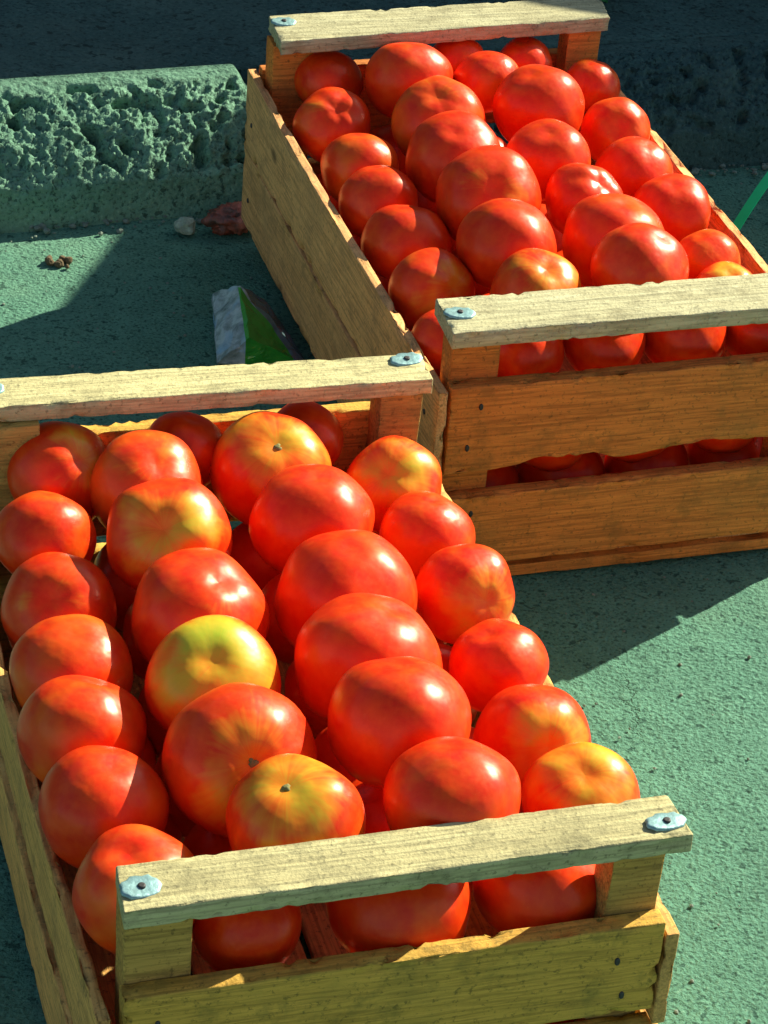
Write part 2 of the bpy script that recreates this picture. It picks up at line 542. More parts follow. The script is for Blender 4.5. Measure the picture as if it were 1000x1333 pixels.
# added shade casters out of view: a wall and a table shading pavement and kerb
def wall():  # added out-of-view wall, shades the pavement
    h = 1.75
    k0 = 0.145 + (h - KERB_TOP) * Vector((math.sin(SUN_AZ), math.cos(SUN_AZ), 0)).dot(KN) / math.tan(SUN_EL)
    root = empty('shade_wall', kp(0.6, k0 + 0.1, KERB_TOP - 0.02), KYAW)
    me = board_mesh(box8(-7, 7, -0.1, 0.1, 0, h - KERB_TOP - 0.03), rad=0.01, step=0.3, rough=0.003, seed=2)
    link('shade_wall_body', me, M['wall'], root)
    me = board_mesh(box8(-7.02, 7.02, -0.102, 0.13, h - KERB_TOP - 0.032, h - KERB_TOP + 0.02), rad=0.008, step=0.3, rough=0.003, seed=3)
    link('shade_wall_coping', me, M['wall'], root)
    tag(root, 'added out-of-view wall with coping, shading the pavement', 'wall')
wall()

def table():  # added out-of-view table, shades the kerb and gutter
    zt = 0.80
    n = Vector((0.21, 0.978, 0)).normalized(); d = Vector((n.y, -n.x, 0))
    lift = zt / math.tan(SUN_EL)
    off = Vector((math.sin(SUN_AZ) * lift, math.cos(SUN_AZ) * lift, 0))
    e0 = n * 2.292 + d * -0.84 + off
    root = empty('shade_table', (e0.x, e0.y, 0), math.atan2(d.y, d.x))  # unseen table, added for the shade its top casts
    link('shade_table_top', board_mesh(box8(0, 1.6, 0, 0.85, zt - 0.03, zt), rad=0.003, step=0.1, rough=0.001, seed=5), M['rail'], root)
    for (x, y) in ((0.08, 0.08), (1.52, 0.08), (0.08, 0.77), (1.52, 0.77)):
        P = Vector((e0.x, e0.y, 0)) + d * x + n * y
        kk = (P - Vector((KX, KY, 0))).dot(KN)
        zf = KERB_TOP - 0.02 if kk > 0.02 else -0.005
        link('shade_table_leg', board_mesh(box8(x - 0.03, x + 0.03, y - 0.03, y + 0.03, zf, zt - 0.029), rad=0.003, step=0.1, rough=0.001, seed=x), M['post_wood'], root)
    tag(root, 'added out-of-view wooden table, shading the kerb and gutter', 'table')
table()

# ---------------------------------------------------------------- crates
def disc_mesh(rx, ry, h, n=20, dome=0.5, wob=0.0):
    verts, faces = [], []
    rs = random.Random(9)
    wb = [1 + rs.uniform(-wob, wob) for _ in range(n)]
    for (f, z) in ((1.0, -0.0008), (1.0, h * 0.5), (0.86, h), (0.45, h * (1 - dome * 0.5))):
        for i in range(n):
            a = 2 * math.pi * i / n
            verts.append((math.cos(a) * rx * f * wb[i], math.sin(a) * ry * f * wb[i], z + 4 * wob * h * math.sin(a * 2 + 1)))
    for r in range(3):
        for i in range(n):
            faces.append((r * n + i, r * n + (i + 1) % n, (r + 1) * n + (i + 1) % n, (r + 1) * n + i))
    faces.append(tuple(range(3 * n, 4 * n)))
    return mesh_from(verts, faces)
PLATE = disc_mesh(0.0130, 0.0098, 0.0012, 22, 0.8, 0.10)
PLATE.materials.append(M['tin'])
NAIL = disc_mesh(0.0026, 0.0026, 0.0012, 10, 0.2)
NAIL.materials.append(M['nail'])

def rail_box(q, z0, z1):
    """q: four plan corners front-left, front-right, back-right, back-left."""
    return [(a, b, z0) for a, b in q] + [(a, b, z1) for a, b in q]

H = 0.2544
def build_crate(spec):
    root = empty('wooden_crate', (spec['x'], spec['y'], 0), spec['yaw'])
    sd0 = spec['seed']
    # end frames: rail, two posts, two slats each
    for end in ('front', 'back'):
        q = spec[end]
        t = spec['rail_t']
        me = board_mesh(rail_box(q, H - t, H), rad=0.0014, step=0.0055, rough=0.00035, seed=sd0 + (1 if end == 'front' else 2), chip=0.0014)
        rail = link('rail', me, spec['rail_mat'], root)
        for (pu, pv) in spec['plates_' + end]:
            pl = link('metal_plate', PLATE, None, rail)
            pl.location = (pu, pv, H + 0.0006)
            pl.scale = (random.uniform(0.85, 1.1), random.uniform(0.85, 1.1), 1)
            pl.rotation_euler = (R(random.uniform(-3, 3)), R(random.uniform(-3, 3)), random.uniform(-0.5, 0.5))
            pl['label'] = 'round galvanised tin plate nailed to the rail'
            nl = link('nail', NAIL, None, rail)
            nl.location = (pu + 0.001, pv, H + 0.0014)
        # posts under the rail
        vo = (q[0][1] + q[1][1]) / 2 if end == 'front' else (q[2][1] + q[3][1]) / 2      # outer edge
        sg = 1 if end == 'front' else -1
        v_sl0, v_sl1 = vo + sg * 0.002, vo + sg * 0.0165                                 # slat thickness
        v_p1 = vo + sg * 0.044
        for side in (0, 1):
            u0, u1 = (spec['u0'] + 0.004, spec['u0'] + 0.046) if side == 0 else (spec['u1'] - 0.045, spec['u1'] - 0.010)
            va, vb = sorted((v_sl1 + sg * 0.0004, v_p1))
            lean = 0.006 if side == 1 else 0.0
            c8 = [(u0 - lean, va, 0.012), (u1 - lean, va, 0.012), (u1 - lean, vb, 0.012), (u0 - lean, vb, 0.012),
                  (u0, va, H - t - 0.0004), (u1, va, H - t - 0.0004), (u1, vb, H - t - 0.0004), (u0, vb, H - t - 0.0004)]
            link('post', board_mesh(c8, rad=0.0016, step=0.012, rough=0.0004, seed=sd0 + 5 + side + sg, chip=0.0015), spec['post_mat'], root)
        va, vb = sorted((v_sl0, v_sl1))
        for si, (z0, z1, zl, zr) in enumerate(spec['end_slats'] if end == 'front' else spec.get('back_slats', spec['end_slats'])):
            # zl/zr: small change of height at the left and right ends
            uu0, uu1 = spec['u0'] + 0.001 + 0.002 * si, spec['u1'] - 0.010 + 0.003 * si
            c8 = [(uu0, va, z0 + zl), (uu1, va, z0 + zr), (uu1, vb, z0 + zr), (uu0, vb, z0 + zl),
                  (uu0, va, z1 + zl), (uu1, va, z1 + zr), (uu1, vb, z1 + zr), (uu0, vb, z1 + zl)]
            sq = 0.02 if si == 0 else 0.0
            def bow(s, tt, r, si=si, sq=sq, sd0=sd0):
                # waney lower edge on the upper slat
                e = (1 - r) * sq * (0.28 + 0.45 * fbm(Vector((s * 5 + sd0, si, 0)), 4)) * sstep(0.10, 0.25, s) * spec['waney']
                return Vector((0, 0, max(0, e)))
            sl = link('end_slat', board_mesh(c8, rad=0.0014, step=0.0055, rough=0.0004, seed=sd0 + 20 + si + sg, bow=bow, chip=0.0022), spec['slat_mat'], root)
            for side in (0, 1):
                for k in range(2):
                    nl = link('nail', NAIL, None, sl)
                    uu = uu0 + 0.022 + random.uniform(-0.006, 0.006) if side == 0 else uu1 - 0.024 + random.uniform(-0.006, 0.006)
                    nl.location = (uu, (vo + sg * 0.0018), z0 + (z1 - z0) * (0.27 + 0.45 * k) + random.uniform(-0.005, 0.005))
                    nl.rotation_euler = (R(90) if sg > 0 else R(-90), 0, 0)
                    nl.scale = (0.7, 1.2, 1.0)
        # bottom runner under the end
        va, vb = sorted((vo + sg * 0.010, vo + sg * 0.050))
        link('bottom_runner', board_mesh(box8(spec['u0'] + 0.006, spec['u1'] - 0.012, va, vb, 0.0, 0.0118), rad=0.0015, step=0.015, rough=0.0004, seed=sd0 + 40 + sg, chip=0.0015), spec['slat_mat'], root)
    # side slats
    vf = (spec['front'][0][1] + spec['front'][1][1]) / 2
    vb_ = (spec['back'][2][1] + spec['back'][3][1]) / 2
    for side in (0, 1):
        for si, (z0, z1) in enumerate(spec['side_slats'][side]):
            if side == 0:
                ua, ub = spec['u0'] - 0.0065 - spec['gap'], spec['u0'] + 0.0025 - spec['gap']
            else:
                ua, ub = spec['u1'] - 0.0085, spec['u1'] + 0.0005
            sgn = -1 if side == 0 else 1
            def bow(s, t, r, sgn=sgn, si=si):
                b = spec['bow'] * math.sin(math.pi * min(1, max(0, t)))
                return Vector((sgn * b * (0.5 + 0.5 * r), 0, 0.002 * math.sin(t * 5 + si + sgn)))
            c8 = box8(ua, ub, vf + 0.001, vb_ - 0.001, z0, z1)
            sl = link('side_slat', board_mesh(c8, rad=0.0013, step=0.010, rough=0.0004, seed=sd0 + 60 + si + side * 3, bow=bow, chip=0.0022), spec['side_mat'], root)
            for k, vv in enumerate((vf + 0.03, vb_ - 0.03)):
                nl = link('nail', NAIL, None, sl)
                nl.location = (ua - 0.0002 if side == 0 else ub + 0.0002, vv, (z0 + z1) / 2 + random.uniform(-0.01, 0.01))
                nl.rotation_euler = (0, R(-90) if side == 0 else R(90), 0)
    # floor boards
    for i in range(4):
        a = spec['u0'] + 0.004 + i * (spec['u1'] - spec['u0'] - 0.016) / 4
        b = a + (spec['u1'] - spec['u0'] - 0.016) / 4 - 0.006
        link('floor_board', board_mesh(box8(a, b, vf + 0.018, vb_ - 0.018, 0.012, 0.020), rad=0.001, step=0.03, rough=0.0006, seed=sd0 + 80 + i), spec['side_mat'], root)
    tag(root, spec['label'], 'crate', 'wooden crates packed with tomatoes')
    return root

random.seed(5)
CR = {}
SPEC_A = dict(x=-0.131466, y=1.236485, yaw=0.313251, seed=1, u0=0.0, u1=0.361,
    front=[(-0.001, 0.002), (0.361, 0.008), (0.358, 0.049), (0.002, 0.045)],
    back=[(-0.005, 0.586), (0.357, 0.577), (0.359, 0.619), (-0.004, 0.629)],
    rail_t=0.0145, rail_mat=M['rail'], slat_mat=M['slat_green'], side_mat=M['side_wood_a'], post_mat=M['post_wood'],
    plates_front=[(0.0125, 0.022), (0.3465, 0.022)], plates_back=[(0.012, 0.612), (0.343, 0.609)],
    end_slats=[(0.106, 0.180, 0.0, 0.004), (0.014, 0.092, 0, 0.003)], back_slats=[(0.112, 0.210, 0.0, 0.002), (0.014, 0.098, 0, 0)], waney=0.12,
    side_slats=([(0.012, 0.086), (0.098, 0.166)], [(0.012, 0.086), (0.094, 0.172)]), gap=0.009, bow=0.006,
    label='wooden crate of tomatoes standing out on the open asphalt, grey-green end slats')
SPEC_B = dict(x=0.043675, y=1.981377, yaw=0.326771, seed=101, u0=0.0, u1=0.361,
    front=[(-0.003, -0.010), (0.362, -0.010), (0.364, 0.050), (0.0, 0.050)],
    back=[(0.004, 0.580), (0.356, 0.599), (0.365, 0.655), (0.008, 0.644)],
    rail_t=0.0150, rail_mat=M['rail2'], slat_mat=M['slat_orange'], side_mat=M['side_wood'], post_mat=M['slat_orange'],
    plates_front=[(0.012, 0.022), (0.348, 0.022)], plates_back=[(0.018, 0.626)],
    end_slats=[(0.117, 0.200, 0.0, 0.002), (0.021, 0.092, 0, 0.004)], waney=1.0,
    side_slats=([(0.030, 0.112), (0.1135, 0.198)], [(0.020, 0.098), (0.106, 0.189)]), gap=0.004, bow=0.004,
    label='wooden crate of tomatoes standing against the broken kerb, orange-brown end slats')
CR['A'] = build_crate(SPEC_A)
CR['B'] = build_crate(SPEC_B)
def crate_point(w, u, v, z):
    s = SPEC_A if w == 'A' else SPEC_B
    c, si = math.cos(s['yaw']), math.sin(s['yaw'])
    return Vector((s['x'] + u * c - v * si, s['y'] + u * si + v * c, z))

# ---------------------------------------------------------------- tomatoes
def tomato_mesh(seed, lobes, amp, flat, lop):
    """Unit tomato (radius about 1, stem end at +z): flattened, ribbed towards the stem, dimpled."""
    NP, NL = 56, 36
    verts, faces = [], []
    rs = random.Random(seed)
    ph = [rs.uniform(0, 6.28) for _ in range(4)]
    o = Vector((seed * 2.3, seed, 0))
    for j in range(NL + 1):
        th = math.pi * j / NL
        for i in range(NP):
            f = 2 * math.pi * i / NP
            st, ct = math.sin(th), math.cos(th)
            rib = amp * (math.cos(lobes * f + ph[0]) + 0.5 * math.cos((lobes - 2) * f + ph[1])) * (0.25 + 0.75 * (0.5 + 0.5 * ct)) * sstep(0.0, 0.75, st)
            crease = -amp * 1.3 * max(0, math.cos(f - ph[2])) ** 7 * sstep(0.05, 0.8, st) * (0.4 + 0.6 * max(0, ct))
            n = noise.noise(Vector((st * math.cos(f), st * math.sin(f), ct)) * 1.3 + o)
            r = 1 + rib + crease + 0.06 * n + lop * math.cos(f - ph[3]) * st
            sup = (abs(st) ** 2.5 + abs(ct) ** 2.5) ** (-1 / 2.5)       # squarer shoulders than an ellipsoid
            r *= 0.55 + 0.45 * sup
            x, y = r * st * math.cos(f), r * st * math.sin(f)
            z = r * ct * flat
            rho = st
            if ct > 0:
                z -= 0.07 * math.exp(-(rho / 0.22) ** 2)
            else:
                z += 0.05 * math.exp(-(rho / 0.2) ** 2)
            verts.append((x, y, z))
    for j in range(NL):
        for i in range(NP):
            a, b = j * NP + i, j * NP + (i + 1) % NP
            faces.append((a, a + NP, b + NP, b))
    me = mesh_from(verts, faces, 'tomato')
    mx = max(math.hypot(v[0], v[1]) for v in verts)
    for v in me.vertices:
        v.co /= mx * 0.99
    me.materials.append(M['tomato'])
    zc = min(v[2] for v in verts[:NP]) / mx
    return me, zc
VAR = [tomato_mesh(1, 5, 0.014, 0.90, 0.02), tomato_mesh(2, 7, 0.008, 0.88, 0.03), tomato_mesh(3, 4, 0.020, 0.91, 0.04),
       tomato_mesh(4, 6, 0.008, 0.93, 0.0), tomato_mesh(5, 5, 0.030, 0.88, 0.03), tomato_mesh(6, 3, 0.032, 0.90, 0.05),
       tomato_mesh(7, 8, 0.007, 0.90, 0.02), tomato_mesh(8, 6, 0.014, 0.89, 0.02)]
def scar_mesh():
    verts, faces = [(0, 0, 0.02)], []
    n = 14
    rs = random.Random(3)
    for ring, (r0, z) in enumerate(((0.06, 0.03), (0.11, 0.0), (0.13, -0.05))):
        for i in range(n):
            a = 2 * math.pi * i / n
            r = r0 * 0.62 * (1 + (0.18 * math.cos(3 * a) + rs.uniform(-0.28, 0.28)) * (ring > 0))
            verts.append((r * math.cos(a), r * math.sin(a), z))
    for i in range(n):
        faces.append((0, 1 + i, 1 + (i + 1) % n))
        for ring in range(2):
            b = 1 + ring * n
            faces.append((b + i, b + n + i, b + n + (i + 1) % n, b + (i + 1) % n))
    me = mesh_from(verts, faces)
    me.materials.append(M['scar'])
    return me
SCAR = scar_mesh()

TOMATOES = [  # crate, column, row, u, v, z, radius (metres, in the frame of the crate)
    ('A', 0, 0, 0.0620, 0.5800, 0.1920, 0.0430), ('A', 0, 1, 0.0361, 0.5068, 0.1844, 0.0395),
    ('A', 0, 2, 0.0346, 0.4271, 0.1747, 0.0434), ('A', 0, 3, 0.0286, 0.3433, 0.1796, 0.0438),
    ('A', 0, 4, 0.0217, 0.2587, 0.1888, 0.0450), ('A', 0, 5, 0.0202, 0.1732, 0.1931, 0.0440),
    ('A', 0, 6, 0.0245, 0.0896, 0.1970, 0.0429), ('A', 1, 0, 0.1206, 0.5427, 0.1966, 0.0465),
    ('A', 1, 1, 0.1202, 0.4539, 0.2088, 0.0479), ('A', 1, 2, 0.1224, 0.3608, 0.2010, 0.0518),
    ('A', 1, 3, 0.1140, 0.2689, 0.2131, 0.0481), ('A', 1, 4, 0.1114, 0.1772, 0.2172, 0.0514),
    ('A', 1, 5, 0.1242, 0.0892, 0.2301, 0.0467), ('A', 2, 0, 0.2212, 0.5486, 0.1990, 0.0478),
    ('A', 2, 1, 0.2322, 0.4597, 0.2077, 0.0485), ('A', 2, 2, 0.2323, 0.3651, 0.2060, 0.0537),
    ('A', 2, 3, 0.2227, 0.2663, 0.2168, 0.0545), ('A', 2, 4, 0.2159, 0.1732, 0.2363, 0.0498),
    ('A', 2, 5, 0.2267, 0.0881, 0.2371, 0.0455), ('A', 3, 0, 0.3163, 0.5310, 0.1880, 0.0406),
    ('A', 3, 1, 0.3217, 0.4533, 0.1880, 0.0392), ('A', 3, 2, 0.3293, 0.3772, 0.1880, 0.0392),
    ('A', 3, 3, 0.3250, 0.2851, 0.1880, 0.0373), ('A', 3, 4, 0.3248, 0.2014, 0.1840, 0.0413),
    ('A', 3, 5, 0.3322, 0.1223, 0.1931, 0.0414), ('A', 9, 0, 0.1600, 0.5900, 0.1990, 0.0330),
    ('A', 9, 1, 0.2580, 0.5900, 0.1990, 0.0330), ('B', 0, 0, 0.0600, 0.5970, 0.2000, 0.0350),
    ('B', 0, 1, 0.0443, 0.5161, 0.1900, 0.0402), ('B', 0, 2, 0.0460, 0.4221, 0.1889, 0.0399),
    ('B', 0, 3, 0.0390, 0.3454, 0.1919, 0.0396), ('B', 0, 4, 0.0418, 0.2597, 0.1930, 0.0427),
    ('B', 0, 5, 0.0383, 0.1675, 0.1931, 0.0401), ('B', 0, 6, 0.0267, 0.0872, 0.1900, 0.0321),
    ('B', 1, 0, 0.1248, 0.5450, 0.2206, 0.0463), ('B', 1, 1, 0.1303, 0.4552, 0.2156, 0.0467),
    ('B', 1, 2, 0.1184, 0.3665, 0.2207, 0.0461), ('B', 1, 3, 0.1215, 0.2743, 0.2251, 0.0496),
    ('B', 1, 4, 0.1099, 0.1829, 0.2262, 0.0457), ('B', 1, 5, 0.1095, 0.0985, 0.2236, 0.0412),
    ('B', 2, 0, 0.2062, 0.5340, 0.2206, 0.0343), ('B', 2, 1, 0.2331, 0.4609, 0.2240, 0.0460),
    ('B', 2, 2, 0.2083, 0.3505, 0.2219, 0.0419), ('B', 2, 3, 0.2153, 0.2724, 0.2162, 0.0385),
    ('B', 2, 4, 0.2137, 0.1892, 0.2170, 0.0475), ('B', 2, 5, 0.2045, 0.1035, 0.2359, 0.0443),
    ('B', 3, 0, 0.3301, 0.5658, 0.1950, 0.0309), ('B', 3, 1, 0.3168, 0.4558, 0.1950, 0.0349),
    ('B', 3, 2, 0.3018, 0.3648, 0.1950, 0.0387), ('B', 3, 3, 0.3093, 0.2829, 0.1950, 0.0396),
    ('B', 3, 4, 0.3030, 0.1828, 0.1950, 0.0324), ('B', 3, 5, 0.2978, 0.1210, 0.1950, 0.0307),
    ('B', 9, 0, 0.2680, 0.5980, 0.2090, 0.0300), ('B', 9, 1, 0.1940, 0.6000, 0.2120, 0.0300),
]


# stem end seen in the photograph: offset (right, up) from the middle of the fruit in units of its radius
STEM = {('A', 1, 1): (-0.05, -0.05), ('A', 1, 3): (0.05, 0.25), ('A', 1, 4): (0.25, -0.25), ('A', 1, 5): (-0.15, 0.72), ('A', 2, 0): (0.2, 0.35),
        ('A', 3, 0): (-0.2, 0.0), ('A', 3, 4): (0.25, -0.30), ('A', 3, 5): (0.0, 0.55), ('A', 3, 2): (0.45, -0.45), ('A', 0, 2): (-0.1, 0.0), ('A', 0, 6): (-0.1, 0.62),
        ('A', 1, 0): (0.35, 0.35), ('A', 1, 2): (0.5, 0.55), ('A', 0, 0): (0.6, 0.1),
        ('B', 1, 3): (0.15, -0.1), ('B', 0, 5): (0.65, -0.2), ('B', 1, 5): (0.25, 0.45), ('B', 1, 1): (-0.05, 0.45), ('B', 3, 5): (0.1, 0.6), ('B', 0, 1): (0.1, 0.2),
        ('B', 3, 1): (0.0, -0.35), ('B', 2, 3): (0.5, 0.4)}
# unripe shoulder (0 none .. 1), orange blush
TONE = {('A', 1, 1): (0.72, 0.12), ('A', 1, 3): (0.88, 0.18), ('A', 1, 4): (0.66, 0.06), ('A', 1, 5): (0.80, 0.2), ('A', 2, 0): (0.76, 0.28), ('A', 3, 0): (0.82, 0.28),
        ('A', 3, 4): (0.72, 0.08), ('A', 3, 5): (0.72, 0.4), ('A', 3, 2): (0.60, 0.25), ('A', 0, 2): (0.45, 0.3), ('A', 0, 3): (0, 0.35), ('A', 0, 4): (0, 0.3),
        ('A', 0, 6): (0.35, 0.3), ('A', 1, 0): (0.45, 0.35), ('A', 1, 2): (0.35, 0.15), ('A', 0, 0): (0.52, 0.05), ('A', 0, 1): (0, 0.3), ('A', 3, 1): (0, 0.3),
        ('B', 1, 3): (0.52, 0.12), ('B', 0, 5): (0.66, 0.1), ('B', 1, 5): (0.60, 0.35), ('B', 1, 1): (0.38, 0.3), ('B', 3, 5): (0.7, 0.4), ('B', 0, 1): (0.3, 0.1),
        ('B', 3, 1): (0.35, 0.35), ('B', 3, 4): (0, 0.5), ('B', 3, 0): (0, 0.25), ('B', 0, 2): (0, 0.4), ('B', 2, 4): (0, 0.25), ('B', 0, 6): (0, 0), ('B', 2, 3): (0.3, 0.15),
        ('B', 2, 0): (0, 0.25)}
SCARS = {('A', 1, 4), ('A', 1, 5), ('A', 2, 0)}
ORD = ['first', 'second', 'third', 'fourth', 'fifth', 'sixth', 'seventh', 'eighth']
COLN = {'A': ['leftmost column', 'second column from its shaded side', 'third column from its shaded side', 'column along its sunny side'],
        'B': ['column along its shaded side', 'second column from its shaded side', 'third column from its shaded side', 'column along its sunny side']}
COLN['A'][0] = 'column along its shaded side'
CNAME = {'A': 'open asphalt crate', 'B': 'kerbside crate'}
GRP = {'A': 'tomatoes in the crate on the open asphalt', 'B': 'tomatoes in the crate against the kerb'}

def put_tomato(w, u, v, z, a, label, green=0.0, orange=0.0, stem=None, variant=0, group=None, twist=0.0, tilt=(0, 0), squash=1.0, scar=False):
    me, zc = VAR[variant]
    o = bpy.data.objects.new('tomato', me)
    col.objects.link(o)
    o.location = crate_point(w, u, v, z)
    if stem is not None:
        sx, sy = stem
        rr = min(0.96, math.hypot(sx, sy))
        n = C_RIGHT * sx + C_UP * sy - C_FWD * math.sqrt(1 - rr * rr)
        n = (n.normalized() + Vector((0, 0, 0.35))).normalized()
        q = n.to_track_quat('Z', 'Y')
        o.rotation_mode = 'QUATERNION'
        from mathutils import Quaternion
        o.rotation_quaternion = q @ Quaternion((0, 0, 1), twist)
    else:
        o.rotation_euler = Euler((math.pi + tilt[0], tilt[1], twist), 'XYZ')
    o.scale = (a, a, a * squash)
    o.color = (green, orange, 0, 1)
    tag(o, label, 'tomato', group or GRP[w])
    if scar:
        s = bpy.data.objects.new('stem_scar', SCAR)
        col.objects.link(s)
        s.parent = o
        s.location = (0, 0, zc + 0.015)
        s.rotation_euler = (0, 0, twist * 3)
        s.scale = (0.8 + 0.5 * orange, 1.3 - green * 0.5, 1)
    return o

rt = random.Random(11)
for (w, c, r, u, v, z, a) in TOMATOES:
    key = (w, c, r)
    green, orange = TONE.get(key, (0.0, rt.uniform(0.0, 0.12)))
    stem = STEM.get(key)
    look = ('green-shouldered' if green > 0.75 else 'yellow-blushed' if green > 0.5 else 'orange-tinged' if (green > 0.2 or orange > 0.22) else 'red')
    if c == 9:
        lab = '%s tomato of the %s, tucked under its far rail %s' % (look, CNAME[w], ('nearer the shaded side' if (w, r) in (('A', 0), ('B', 1)) else 'nearer the sunny side'))
    else:
        n = len([1 for t in TOMATOES if t[0] == w and t[1] == c])
        lab = '%s tomato, %s, %s, %s from kerb end' % (look, CNAME[w], COLN[w][c], ORD[r])
    var = rt.choice(range(len(VAR)))
    if key == ('A', 0, 6): var = 5
    if key in (('A', 3, 0), ('A', 2, 3), ('B', 0, 1)): var = 4
    if key in (('A', 1, 0), ('A', 1, 2), ('A', 3, 1)): var = 2
    put_tomato(w, u, v, z, a, lab, green, orange, stem, var, twist=rt.uniform(0, 6.28), tilt=(rt.uniform(-0.35, 0.35), rt.uniform(-0.35, 0.35)), scar=key in SCARS)

# fruit of the lower layer, seen through the gaps of the end slats
for i, (w, u, v, z, a) in enumerate((('A', 0.091, 0.066, 0.176, 0.036), ('A', 0.193, 0.068, 0.173, 0.048), ('A', 0.288, 0.068, 0.174, 0.045), ('A', 0.338, 0.085, 0.140, 0.034),
                       ('B', 0.088, 0.066, 0.188, 0.037), ('B', 0.160, 0.064, 0.190, 0.037), ('B', 0.236, 0.064, 0.192, 0.038), ('B', 0.310, 0.066, 0.190, 0.038))):
    put_tomato(w, u, v, z, a, 'red tomato in the slot under the near rail, %s, %s from shaded side' % (CNAME[w], ORD[i % 4]), 0, 0.03, None, i % 8, GRP[w] , rt.uniform(0, 6), (rt.uniform(-.3, .3), rt.uniform(-.3, .3)))
for i, (w, u, v, z, a) in enumerate((('B', 0.119, 0.060, 0.109, 0.038), ('B', 0.198, 0.060, 0.110, 0.040), ('B', 0.277, 0.060, 0.110, 0.039))):
    put_tomato(w, u, v, z, a, 'red tomato in the gap between end slats, kerbside crate, %s from shaded side' % ORD[i], 0, 0.05, None, (i + 3) % 8, GRP[w], rt.uniform(0, 6), (rt.uniform(-.3, .3), rt.uniform(-.3, .3)))
for w in 'AB':
    for i in range(4):
        put_tomato(w, 0.055 + i * 0.082, 0.064 + 0.004 * (i % 2), 0.057, 0.040, 'dark red bottom tomato behind near end slats, %s, %s from shaded side' % (CNAME[w], ORD[i]), 0, 0, None, (i + 5) % 8, GRP[w], rt.uniform(0, 6), (rt.uniform(-.3, .3), rt.uniform(-.3, .3)))
put_tomato('B', 0.045, 0.066, 0.118, 0.037, 'dark red tomato behind the corner post of the kerbside crate', 0, 0, None, 2, GRP['B'], 1.0, (0.2, 0.1))
# deeper fruit, glimpsed as dark red between the top ones
for (w, c, r, u, v, z, a) in TOMATOES:
    if c == 9 or v < 0.13 or v > 0.57:
        continue
    uu = min(max(u, 0.050), 0.305)
    put_tomato(w, uu + rt.uniform(-0.004, 0.004), v + rt.uniform(-0.004, 0.004), z - 0.088, min(a, 0.041), 'dark red tomato deep under the top fruit of the %s' % CNAME[w], 0, 0, None, (c * 3 + r) % 8, GRP[w], rt.uniform(0, 6), (rt.uniform(-.3, .3), rt.uniform(-.3, .3)))

# ---------------------------------------------------------------- litter
def wrapper():
    """Crumpled clear wrapper with a green print, leaning on the ground beside the kerbside crate."""
    w = NT('clear_plastic_wrapper')
    oc = w.objcoord()
    n1 = w.noise(oc, 28, 3, 0.5, 0.6)
    n2 = w.noise(oc, 70, 4, 0.6, 0.4)
    c = w.mix(w.ramp(n2, [(0.35, 0), (0.62, 1)]), (0.16, 0.22, 0.20), (0.52, 0.62, 0.60))
    c = w.mix(w.ramp(n1, [(0.50, 0), (0.60, 1)]), c, (0.30, 0.50, 0.62))
    sepp = w.n('ShaderNodeSeparateXYZ'); w.l(oc, sepp.inputs[0])
    m1 = w.math('MULTIPLY', w.math('GREATER_THAN', w.math('ADD', sepp.outputs[0], w.math('MULTIPLY', sepp.outputs[1], 0.15)), -0.006), w.math('LESS_THAN', w.math('ADD', sepp.outputs[0], w.math('MULTIPLY', sepp.outputs[1], 0.55)), 0.022))
    m1 = w.math('MULTIPLY', m1, w.math('LESS_THAN', w.math('ADD', sepp.outputs[1], w.math('MULTIPLY', sepp.outputs[0], 1.2)), 0.016))
    rt_ = w.math('GREATER_THAN', w.math('ADD', sepp.outputs[0], w.math('MULTIPLY', sepp.outputs[1], 0.55)), 0.012)
    c = w.mix(w.math('MULTIPLY', rt_, 0.8), c, (0.06, 0.10, 0.09))
    c = w.mix(m1, c, (0.04, 0.34, 0.03))
    w.l(c, w.b.inputs['Base Color'])
    w.set(Roughness=0.16, Specular_IOR_Level=0.8)
    w.b.inputs['Transmission Weight'].default_value = 0.15
    w.l(w.bump(n2, 0.5, 0.004), w.b.inputs['Normal'])
    TL, TM, TR = Vector((-0.036, 0.050, 0.022)), Vector((0.000, 0.056, 0.026)), Vector((0.020, 0.050, 0.020))
    BL, BR = Vector((-0.026, -0.050, 0.0)), Vector((0.064, -0.046, 0.0))
    M1, M2, M3 = Vector((-0.008, 0.028, 0.044)), Vector((0.004, -0.048, 0.030)), Vector((0.030, -0.010, 0.024))
    TLb, TRb = Vector((-0.034, 0.052, 0.0)), Vector((0.022, 0.053, 0.0))
    quads = [(BL, M2, M1, TL), (M2, BR, M3, M1), (M1, M3, TR, TM), (M3, BR, BR, TR), (TL, M1, TM, TM), (TLb, TL, TM, TRb), (TM, TR, TRb, TRb), (BL, TL, TLb, TLb), (BL, BR, M2, M2), (TR, BR, BR, TRb), (BL, TLb, TRb, BR)]
    verts, faces = [], []
    N = 9
    for q in quads:
        b0 = len(verts)
        for j in range(N + 1):
            for i in range(N + 1):
                p = q[0].lerp(q[1], i / N).lerp(q[3].lerp(q[2], i / N), j / N)
                d = noise.noise_vector(p * 90) * 0.0022 + noise.noise_vector(p * 38) * 0.003
                p = p + d * min(1.0, p.z / 0.012)
                verts.append((p.x, p.y, max(0.0004, p.z)))
        for j in range(N):
            for i in range(N):
                a = b0 + j * (N + 1) + i
                faces.append((a, a + 1, a + N + 2, a + N + 1))
    me_ = mesh_from(verts, faces, smooth=False)
    bm_ = bmesh.new(); bm_.from_mesh(me_); bmesh.ops.remove_doubles(bm_, verts=bm_.verts, dist=0.0003); bm_.to_mesh(me_); bm_.free()
    o = link('crumpled_packet', me_, w.m)
    o.location = (-0.150, 2.384, 0.0)
    o.rotation_euler = (0, 0, 0.05)
    tag(o, 'crumpled folded packet of pale plastic with a green print on the shaded ground', 'packet')
wrapper()

